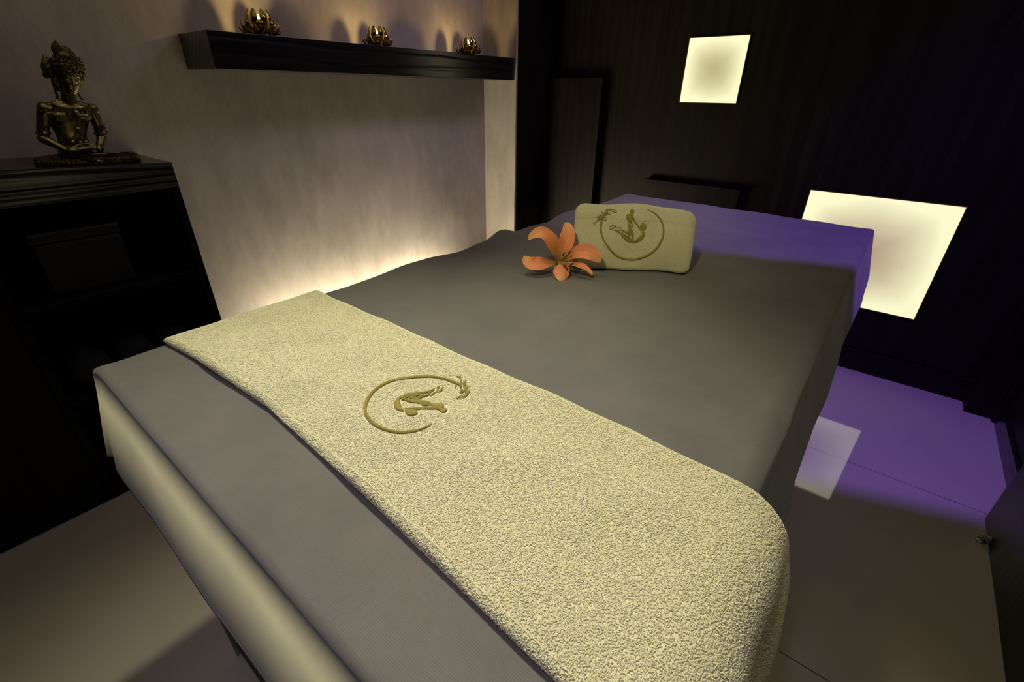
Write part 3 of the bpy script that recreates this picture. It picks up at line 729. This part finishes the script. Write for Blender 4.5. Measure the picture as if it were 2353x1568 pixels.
# ------------------------------------------------------------------ lily
LO = np.array([-0.5715, 0.9050, 0.8440])
tw = nrm(CAM - LO); rg = nrm(np.cross(np.array([0, 0, 1.0]), tw)); upv = np.cross(tw, rg)
lily = empty('lily', tuple(LO)); tag(lily, 'open peach-orange lily bloom lying on the grey sheet by the folded towel', 'flower')
def LP(x, y, c): return rg * (x - 560) * 2.08e-4 - upv * (y - 985) * 2.08e-4 + tw * c
def bez(pts, t):
    p = np.array(pts); return ((1 - t) ** 3)[:, None] * p[0] + (3 * t * (1 - t) ** 2)[:, None] * p[1] + (3 * t * t * (1 - t))[:, None] * p[2] + (t ** 3)[:, None] * p[3]
def petal(pts, wd, face, cup=0.25, wpos=0.55, curl=0.0, tipw=0.0):
    """pts four control points, wd max width (m), face = direction the upper side looks"""
    nu, nv = 26, 13; t = np.linspace(0, 1, nu); C = bez(pts, t); T = np.gradient(C, axis=0)
    V = []; UV = []
    for i in range(nu):
        tt = nrm(T[i]); s_ = nrm(np.cross(tt, face)); n_ = nrm(np.cross(s_, tt))
        ti = t[i]
        a = wpos; w_ = wd * (0.12 + 0.88 * (math.sin(math.pi * min(ti / (2 * a), 1.0)) if ti < a else math.cos(math.pi / 2 * (ti - a) / (1 - a)) ** 0.62))
        if ti > 0.985: w_ = wd * 0.04
        for j in range(nv):
            q = -1 + 2 * j / (nv - 1)
            ruff = 0.0012 * math.sin(ti * 17 + q * 2) * abs(q) ** 2
            V.append(C[i] + s_ * q * w_ / 2 + n_ * (cup * (q * q) * w_ / 2 + ruff - (0.0008 if abs(q) < 0.1 else 0)))
            UV.append((j / (nv - 1), ti))
    o = pyd('petal', V, grid_faces(nu, nv), petal_m, lily, uv=UV)
    md = o.modifiers.new('t', 'SOLIDIFY'); md.thickness = 0.0009; md.offset = 0
    md = o.modifiers.new('s', 'SUBSURF'); md.levels = 1; md.render_levels = 1
    return o
f0 = nrm(tw + 0.2 * upv)
petal([LP(550, 1000, -.012), LP(590, 860, .006), LP(690, 700, .004), LP(603, 548, -.006)], 0.037, f0, 0.30, 0.58)
petal([LP(545, 1000, -.012), LP(500, 800, .014), LP(360, 560, .022), LP(190, 762, .010)], 0.036, nrm(tw + 0.3 * rg + 0.5 * upv), 0.30, 0.40)
petal([LP(540, 1010, -.012), LP(400, 1000, .008), LP(230, 1130, .016), LP(158, 945, .006)], 0.040, nrm(tw + 0.7 * upv), 0.40, 0.62)
petal([LP(550, 1010, -.010), LP(600, 960, .012), LP(610, 1130, .026), LP(545, 1192, .030)], 0.040, nrm(tw + 0.5 * upv), -0.35, 0.62)
petal([LP(570, 1000, -.012), LP(700, 860, .010), LP(920, 800, .016), LP(1015, 985, .004)], 0.038, nrm(tw + 0.3 * upv), 0.22, 0.66)
petal([LP(570, 1020, -.012), LP(740, 1000, .014), LP(880, 1030, .020), LP(938, 1125, .018)], 0.017, nrm(tw + 0.9 * upv), 0.3, 0.5)
for (ax, ay, c, da) in ((665, 888, .026, 1.3), (602, 908, .024, 1.2), (722, 975, .030, -0.4), (700, 1012, .030, 0.6), (643, 1065, .036, 1.9), (622, 1035, .033, 1.9)):
    g = Geo(); tip = LP(ax, ay, c); b0 = LP(560, 995, -.006); mid = (b0 + tip) / 2 + tw * 0.004 + upv * 0.002
    t = np.linspace(0, 1, 8)[:, None]; pts = (1 - t) ** 2 * b0 + 2 * t * (1 - t) * mid + t * t * tip
    g.tube(pts, 0.0008, 8); f_ = g.build('stamen', green_m, lily)
    g = Geo(); dd = rg * math.cos(da) + upv * math.sin(da) * 0.9
    g.tube([tip - dd * .0052, tip - dd * .004, tip, tip + dd * .004, tip + dd * .0052], [.0004, .0018, .0024, .0018, .0004], 10); g.build('anther', anther_m, f_)
g = Geo(); a, b = LP(560, 1000, -.006), LP(625, 1020, .040)
g.tube([a, a + (b - a) * .4, a + (b - a) * .85, b], [.0022, .0012, .0012, .0012], 10); g.ball(b, (.0025, .0025, .0018)); g.build('pistil', green_m, lily)
g = Geo(); g.tube([LP(555, 1010, -.004), LP(548, 1015, -.012), LP(540, 1020, -.020)], [.004, .0065, .0035], 12); g.build('receptacle', green_m, lily)

# ------------------------------------------------------------------ lotus candle holders
def make_lotus(label):
    t = empty('lotus_candle_holder', (0, 0, 0)); tag(t, label, 'candle holder', 'lotus candle holders on the shelf')
    g = Geo(); g.add(*lathe_geo([(0.0005, 0), (0.022, 0), (0.026, 0.004), (0.024, 0.012), (0.026, 0.016), (0.022, 0.018), (0.0005, 0.016)], 28)); g.build('base', gold_m, t)
    rows = [(10, 0.024, 0.006, 0.053, 0.010, 0.015, 0.0, 0.012), (8, 0.022, 0.010, 0.043, 0.036, 0.019, 0.5, 0.002), (8, 0.017, 0.012, 0.024, 0.060, 0.0185, 0.0, -0.004)]
    for n, r0_, z0, r1, z1, wd, ph, lift in rows:
        for k in range(n):
            th = 2 * math.pi * (k + ph) / n; c = np.array([math.cos(th), math.sin(th), 0]); s_ = np.array([-math.sin(th), math.cos(th), 0])
            nu, nv = 12, 7; V = []
            for i in range(nu):
                q = i / (nu - 1)
                r_ = r0_ + (r1 - r0_) * q + 0.012 * math.sin(math.pi * q) * (1 if z1 > 0.02 else 0.4); z_ = z0 + (z1 - z0) * q ** (1.5 if z1 < 0.05 else 1.1)
                if z1 < 0.02: z_ = z0 - 0.002 * math.sin(math.pi * q) + (z1 - z0) * q + lift * q ** 3
                w_ = wd * (math.sin(math.pi * (0.12 + 0.83 * q)) ** 0.55) * (1 if i < nu - 1 else 0.3)
                for j in range(nv):
                    e = -1 + 2 * j / (nv - 1)
                    V.append(c * (r_ - 0.35 * w_ / 2 * e * e) + s_ * e * w_ / 2 + np.array([0, 0, z_ + (0.12 * w_ * e * e if z1 < .05 else 0)]))
            o = pyd('petal', V, grid_faces(nu, nv), gold_m, t)
            md = o.modifiers.new('t', 'SOLIDIFY'); md.thickness = 0.0012
            md = o.modifiers.new('s', 'SUBSURF'); md.levels = 1; md.render_levels = 2
    return t
def make_tealight(label):
    t = empty('tealight', (0, 0, 0)); tag(t, label, 'candle', 'tealights in the lotus holders')
    g = Geo(); g.add(*lathe_geo([(0.0005, 0), (0.0155, 0), (0.0165, 0.012), (0.0158, 0.012), (0.0150, 0.002), (0.0005, 0.002)], 28)); g.build('cup', steel_m, t)
    g = Geo(); g.add(*lathe_geo([(0.0148, 0.0022), (0.0148, 0.0090), (0.010, 0.0084), (0.0005, 0.0082)], 28)); g.build('wax', wax_m, t)
    g = Geo(); g.tube([(0, 0, .008), (0.0003, 0, .012), (0.001, 0, .0145)], .0006, 6); g.build('wick', anther_m, t)
    g = Geo(); g.tube([(0.0006, 0, .0125), (0.0005, 0, .0155), (0, 0, .020), (0, 0, .026), (0, 0, .033)], [.0006, .0032, .0044, .0030, .0003], 12); g.build('flame', flame_m, t)
    return t
def copy_tree(o, parent=None):
    c = o.copy(); COL.objects.link(c); c.parent = parent
    for ch in list(o.children): copy_tree(ch, c)
    return c
lab_l = ['polished gold lotus candle holder at the left end of the shelf', 'polished gold lotus candle holder in the middle of the shelf', 'polished gold lotus candle holder nearest the corner on the shelf']
lab_t = ['burning tealight inside the leftmost gold lotus holder', 'burning tealight inside the middle gold lotus holder', 'burning tealight inside the lotus holder nearest the corner']
L0 = make_lotus(lab_l[0]); T0 = make_tealight(lab_t[0])
for i, (yy, rz, sc_) in enumerate(((0.950, -0.08, 1.28), (1.437, 0.52, 1.20), (1.985, 0.36, 1.24))):
    a = L0 if i == 0 else copy_tree(L0); b = T0 if i == 0 else copy_tree(T0)
    a['label'] = lab_l[i]; b['label'] = lab_t[i]
    a.location = (-1.862, yy, SZ1 + 0.001); a.rotation_euler = (0, 0, rz); a.scale = (sc_,) * 3
    b.location = (-1.862, yy, SZ1 + 0.001 + 0.024 * sc_); b.rotation_euler = (0, 0, rz)
    lamp('candlelight', 'POINT', (-1.862, yy, SZ1 + 0.066), 0.8, (1.0, 0.68, 0.24), shadow_soft_size=0.004)

# ------------------------------------------------------------------ seated statue
SXP = -1.772
st = empty('seated_statue', (SXP, 0.3375, CZ + 0.003)); tag(st, 'bronze seated meditating deity statue with tall crown on the cabinet top', 'statue')
def D(px, py, d=0.0):
    """statue drawing units (about a millimetre) -> local metres; d towards the room"""
    return np.array([d * 0.001, 0.000943 * (px - 197) - 0.00034 * (py - 376), 0.0055 - 0.00101 * (py - 376) - 0.00005 * (px - 197)])
mmr = 0.00098
g = Geo()
def bl(px, py, d, rx, rz, rd): g.ball(D(px, py, d), (rd * mmr, rx * mmr, rz * mmr), 16, 12)
def cp(a, b, ra, rb): g.cap(D(*a), D(*b), ra * mmr, rb * mmr, 14)
# torso
def loft(rows):
    n = 28; V = []
    for (px, py, rx, rd, dc) in rows:
        for k in range(n):
            a = 2 * math.pi * k / n; V.append(D(px + rx * math.cos(a), py, dc + rd * math.sin(a)))
    F = grid_faces(len(rows), n, wrap_v=True); o_ = len(V)
    V += [D(rows[0][0], rows[0][1], rows[0][4]), D(rows[-1][0], rows[-1][1], rows[-1][4])]
    for k in range(n):
        F.append((o_, (k + 1) % n, k)); b0 = (len(rows) - 1) * n; F.append((o_ + 1, b0 + k, b0 + (k + 1) % n))
    g.add(V, F)
loft([(154, 231, 20, 12, 0), (154, 237, 36, 16, 0), (155, 246, 46, 20, 0), (155, 258, 47, 23, 0), (154, 272, 45, 24.5, 0), (153, 282, 42, 23.5, 0), (154.5, 292, 38.5, 22, 0), (157, 302, 35.5, 20.5, 0),
      (159, 312, 33.5, 19.5, 0), (161, 322, 33, 20, 0), (163, 332, 34, 21, 0), (165, 345, 38, 24, 0), (166, 358, 42, 26, 0)])
bl(134, 264, 12, 21, 14, 13); bl(178, 264, 12, 21, 14, 13)
cp((108, 244, -2), (148, 231, -2), 11, 11); cp((200, 243, -2), (158, 231, -2), 11, 11)
bl(102, 248, 0, 16, 17, 16); bl(204, 246, 0, 15, 16, 16)
cp((154, 240, 0), (151, 212, 1), 17, 15)
# arms
cp((100, 255, 0), (97, 290, 0), 14.5, 13); cp((97, 290, 0), (97, 314, 3), 13, 12.5); cp((97, 316, 4), (138, 341, 34), 12.5, 8)
cp((205, 254, 0), (218, 285, 0), 14.5, 13); cp((218, 285, 0), (225, 312, 4), 13, 12.5); cp((225, 312, 4), (212, 341, 34), 12, 8)
# head turned a little to the viewer's right
loft([(157, 214, 3, 3, 13), (157, 212, 8, 7, 11), (156.5, 207, 14, 12.5, 7), (156, 200, 19.5, 18.5, 2), (155.5, 192, 23, 23, -1), (154.5, 182, 25, 25.5, -3), (152.5, 171, 26, 26.5, -4), (150, 160, 26, 27, -5), (149, 148, 24, 25, -6)])
# long-lobed ears
cp((124, 180, -8), (127, 194, -6), 7, 6); cp((120, 184, -6), (125, 204, -4), 3.4, 3.2); cp((125, 204, -4), (129, 219, -2), 3.2, 3.6); cp((129, 219, -2), (126, 225, -1), 3.4, 2.4)
cp((178, 188, -8), (174, 208, -4), 3.6, 2.8); cp((173, 208, -2), (181, 221, 2), 2.8, 3.6)
cp((124, 186, -8), (134, 200, -6), 7, 8); cp((112, 251, 0), (101, 256, 0), 17, 15.5); cp((190, 250, 0), (204, 254, 0), 17, 15); cp((176, 188, -8), (170, 204, -6), 6, 7)
base = remeshed('tmp_body', g, 0.0010, 6, None, None)
g = Geo()
g.v = [np.array(v.co) for v in base.data.vertices]; g.f = [tuple(p.vertices) for p in base.data.polygons]
bpy.data.objects.remove(base)
# hands resting in the lap, palms up
bl(158, 341, 38, 20, 6, 13); bl(190, 338, 34, 20, 6, 13)
for k in range(4):
    cp((160, 341 - k * .6, 32 + k * 5), (184, 338 - k * .6, 34 + k * 5), 4.0, 3.4); cp((184, 338 - k * .6, 34 + k * 5), (206 - k * 2.2, 337, 33 + k * 5), 3.4, 2.3)
    cp((190, 334, 26 + k * 5), (166 + k * 1.5, 332, 28 + k * 5), 3.6, 2.4)
cp((146, 340, 42), (164, 329, 40), 4, 3); cp((164, 329, 40), (174, 327, 38), 3, 2.4); cp((202, 336, 40), (186, 327, 40), 4, 3); cp((186, 327, 40), (177, 326, 39), 3, 2.4)
# face
cp((157.5, 176, 21.5), (159, 190, 26.5), 2.4, 3.2); bl(159, 192.5, 26, 5.0, 3.2, 4)
bl(155, 200, 20.5, 4.5, 1.9, 3); bl(160.5, 200, 20.5, 4.5, 1.9, 3); bl(157.8, 203.8, 19.5, 5.0, 2.3, 3)
bl(146, 181, 19.5, 6.2, 3.4, 4.0); bl(168, 180, 18, 6.0, 3.4, 4.0)
for (a_, b_, r1_, r2_) in (((136, 175, 14.5), (146, 171.5, 21), 1.3, 1.6), ((146, 171.5, 21), (154.5, 176, 23), 1.6, 1.3), ((161.5, 176, 23), (168.5, 171, 20), 1.3, 1.6), ((168.5, 171, 20), (176, 174, 11), 1.6, 1.3),
                           ((139, 184, 16), (147, 185.5, 22.6), 1.1, 1.3), ((147, 185.5, 22.6), (152.5, 183, 22.4), 1.3, 1.0), ((162, 183, 22), (169, 184.5, 21), 1.0, 1.3), ((169, 184.5, 21), (175, 182, 14), 1.3, 1.1)):
    cp(a_, b_, r1_, r2_)
# bare foot across the lap
cp((198, 353, 34), (232, 354, 34), 7.5, 5.5); cp((232, 354, 34), (254, 352, 32), 5.0, 2.5); cp((232, 351, 38), (258, 350, 36), 3, 2.0); cp((190, 352, 30), (200, 354, 34), 8, 7.5)
body = remeshed('body', g, 0.00075, 2, bronze_m, st)
# pleated leg cloth
g = Geo()
cp((150, 367, 4), (98, 371, 20), 18, 17.5); cp((98, 372, 20), (165, 375, 44), 16, 12); bl(91, 372, 20, 17, 17, 20)
cp((172, 367, 4), (300, 366, 16), 18, 17); cp((300, 368, 18), (205, 371, 44), 16, 12); bl(302, 367, 18, 16, 16.5, 19)
bl(165, 371, 12, 48, 18, 34)
legs = remeshed('leg_cloth', g, 0.0012, 6, pleat_m, st)
def seat(o):                                           # rests flat on the cabinet top
    for v_ in o.data.vertices:
        zm = 0.040 * (CY1 - (0.3375 + v_.co.y)) - 0.0025
        if v_.co.z < zm: v_.co.z = zm
seat(legs); seat(body)
g = Geo()
rnd = random.Random(5)
for k in range(110):
    px = rnd.uniform(166, 196); py = rnd.uniform(352, 384); bl(px, py, 45 + rnd.uniform(-3, 2), rnd.uniform(1.3, 2.8), rnd.uniform(1.3, 2.6), 2.5)
seat(g.build('carved_ornament', bronze_dk, st)); g = Geo()
for k in range(70):
    a = rnd.uniform(0, 6.28); r_ = rnd.uniform(2, 14); bl(84 + r_ * 0.6 * math.cos(a), 371 + r_ * math.sin(a), 37 - r_ * 0.6, 1.6, 1.6, 1.6)
seat(g.build('carved_ornament', bronze_dk, st)); g = Geo()
for k in range(80):
    px = rnd.uniform(205, 262); bl(px, 360 + (px - 205) * .12 + rnd.uniform(-4, 10), 53 - abs(px - 230) * .08, 2.0, 1.2, 1.6)
seat(g.build('carved_ornament', bronze_dk, st))
# crown
g = Geo()
bl(147, 148, -4, 34, 15, 31); bl(147, 130, -6, 24, 20, 22); bl(148, 118, -6, 15, 16, 13); cp((148, 116, -6), (148, 108, -6), 6, 1.5)
bl(112, 160, -8, 13, 20, 17); bl(179, 158, -10, 9, 20, 15); bl(108, 172, -8, 8, 8, 10); bl(181, 172, -12, 6, 8, 8)
for (x0, y0_, x1, y1_, r0_, r1_) in ((103, 150, 102, 126, 6, 1.5), (109, 146, 108, 127, 6, 1.4), (115, 146, 114, 134, 5, 1.4), (182, 150, 177, 126, 6, 1.4), (185, 152, 186, 137, 4.5, 1.4), (179, 142, 181, 130, 4, 1.4), (131, 132, 127, 124, 5, 3), (160, 128, 162, 122, 4, 1.5), (141, 124, 146, 107, 4, 1.2), (152, 122, 156, 114, 4, 1.5)):
    cp((x0, y0_, -4), (x1, y1_, -6), r0_, r1_)
bl(131, 114, -8, 12, 15, 6); cp((128, 104, -8), (126, 92, -8), 7, 0.8); cp((133, 104, -8), (127, 96, -8), 5, 2)
crown = remeshed('crown', g, 0.0012, 1, bronze_dk, st)
g = Geo()
for k in range(14):                                    # beaded rows round the brow
    a = -1.35 + 2.7 * k / 13
    for py, R_, s_ in ((163, 27, 2.2), (156, 30, 2.6), (148, 33, 2.2), (140, 31, 2.4)):
        bl(149 + R_ * math.sin(a) * 1.12, py + 3 * math.cos(a) - 3, -8 + R_ * math.cos(a) * 1.05, s_, s_, s_)
for k in range(240):
    a = rnd.uniform(-1.7, 1.7); py = rnd.uniform(112, 168); R_ = np.interp(py, [112, 130, 145, 168], [12, 24, 33, 30])
    bl(147 + R_ * math.sin(a) * 1.1, py, -6 + R_ * math.cos(a), *(rnd.uniform(1.0, 2.4),) * 3)
for k in range(60):
    sg = rnd.choice((-1, 1)); bl((110 if sg < 0 else 181) + rnd.uniform(-8, 8) * (1 if sg < 0 else .7), rnd.uniform(136, 178), 6 - rnd.uniform(0, 8), *(rnd.uniform(1.4, 2.8),) * 3)
pts = [D(131 + (10 - k * .42) * math.cos(k * .55 + 2) * 0.9, 115 + (10 - k * .42) * math.sin(k * .55 + 2) * 1.15, -2) for k in range(24)]
g.tube(pts, [0.0012] * 24, 8)
for sgn in (-1, 1):
    pts = [D(127 + sgn * 7 * math.sin(k / 9 * math.pi) ** 1 + 4 * k / 9 - 2, 124 - 28 * k / 9, -4) for k in range(10)]; g.tube(pts, [0.0012] * 9 + [0.0005], 8)
g.build('crown_relief', bronze_dk, crown)
# jewellery
g = Geo()
for k in range(19):
    a = -1.5 + 3.0 * k / 18
    x = 156 + 42 * math.sin(a) * .98; y = 233 + 12 * math.cos(a); d = 6 + 20 * math.cos(a) * .9
    bl(x, y, d, 3.0, 2.6, 2.4); bl(x, y + 5, d + 1, 2.2, 2.2, 2)
for x, y, L_n in ((128, 250, 8), (143, 254, 11), (175, 253, 7), (186, 249, 7), (117, 246, 6)):
    for q in range(4): bl(x, y + q * L_n / 4, 25 - abs(x - 156) * .2, 3 - q * .5, 2, 2)
def chain(pts, s_=1.7, n=10):
    pts = np.array(pts, float)
    for i in range(len(pts) - 1):
        for k in range(n): p = pts[i] + (pts[i + 1] - pts[i]) * k / n; bl(p[0] + (k % 2 - .5) * 1.6, p[1], p[2], s_, s_, s_)
chain([(162, 250, 29), (164, 262, 30), (166, 288, 25)]); chain([(163, 262, 29), (150, 278, 26)], 1.5, 7); chain([(165, 262, 29), (181, 278, 25)], 1.5, 7)
chain([(167, 292, 25), (155, 320, 24)], 1.8, 8); chain([(167, 292, 25), (171, 322, 25)], 1.8, 8); chain([(167, 292, 25), (184, 320, 23)], 1.8, 8)
for (x, y, d) in ((162, 251, 29), (166, 290, 26), (155, 321, 25), (171, 323, 26), (184.5, 321, 23)):
    pts = [D(x + 5.2 * math.cos(a), y + 4.6 * math.sin(a), d) for a in np.linspace(0, 2 * math.pi, 15)]; g.tube(pts, 0.0016, 8)
g.build('necklace', bronze_dk, st)
for (x, y, d, rr_, lean) in ((97, 303, 2, 14.5, 0), (223, 302, 2, 14.5, 3)):
    g = Geo(); pts = [D(x + rr_ * math.cos(a), y + 2.5 * math.sin(a) - lean * math.cos(a), d + rr_ * math.sin(a)) for a in np.linspace(0, 2 * math.pi, 25)]; g.tube(pts, 0.0024, 8)
    for k in range(12): bl(x - 7 + rnd.uniform(0, 14), y - 3 - rnd.uniform(0, 17), d + 13, 2.0, 2.2, 1.8)
    g.build('armband', bronze_dk, st)
for (x, y, d, r_) in ((136, 340, 33, 9), (214, 339, 33, 9)):
    g = Geo()
    for off in (0, 3): g.tube([D(x + off + 3.0 * math.cos(a) , y + r_ * math.sin(a) , d + r_ * math.cos(a)) for a in np.linspace(0, 2 * math.pi, 17)], 0.0012, 8)
    g.build('bracelet', bronze_dk, st)
for (x, y, d, r_) in ((156, 171, 23, 1.9), (152, 139, 20, 3.0), (134, 138, 17, 1.9), (162, 251, 30, 3.2), (166, 290, 27, 3.2), (155, 321, 26, 3.0), (171, 323, 27, 2.8), (184.5, 321, 24, 2.4), (97, 301, 17, 3.0), (227, 300, 16, 2.8)):
    g = Geo(); bl(x, y, d, r_, r_ * .85, r_ * .7); g.build('inlaid_pearl', pearl_m, st)
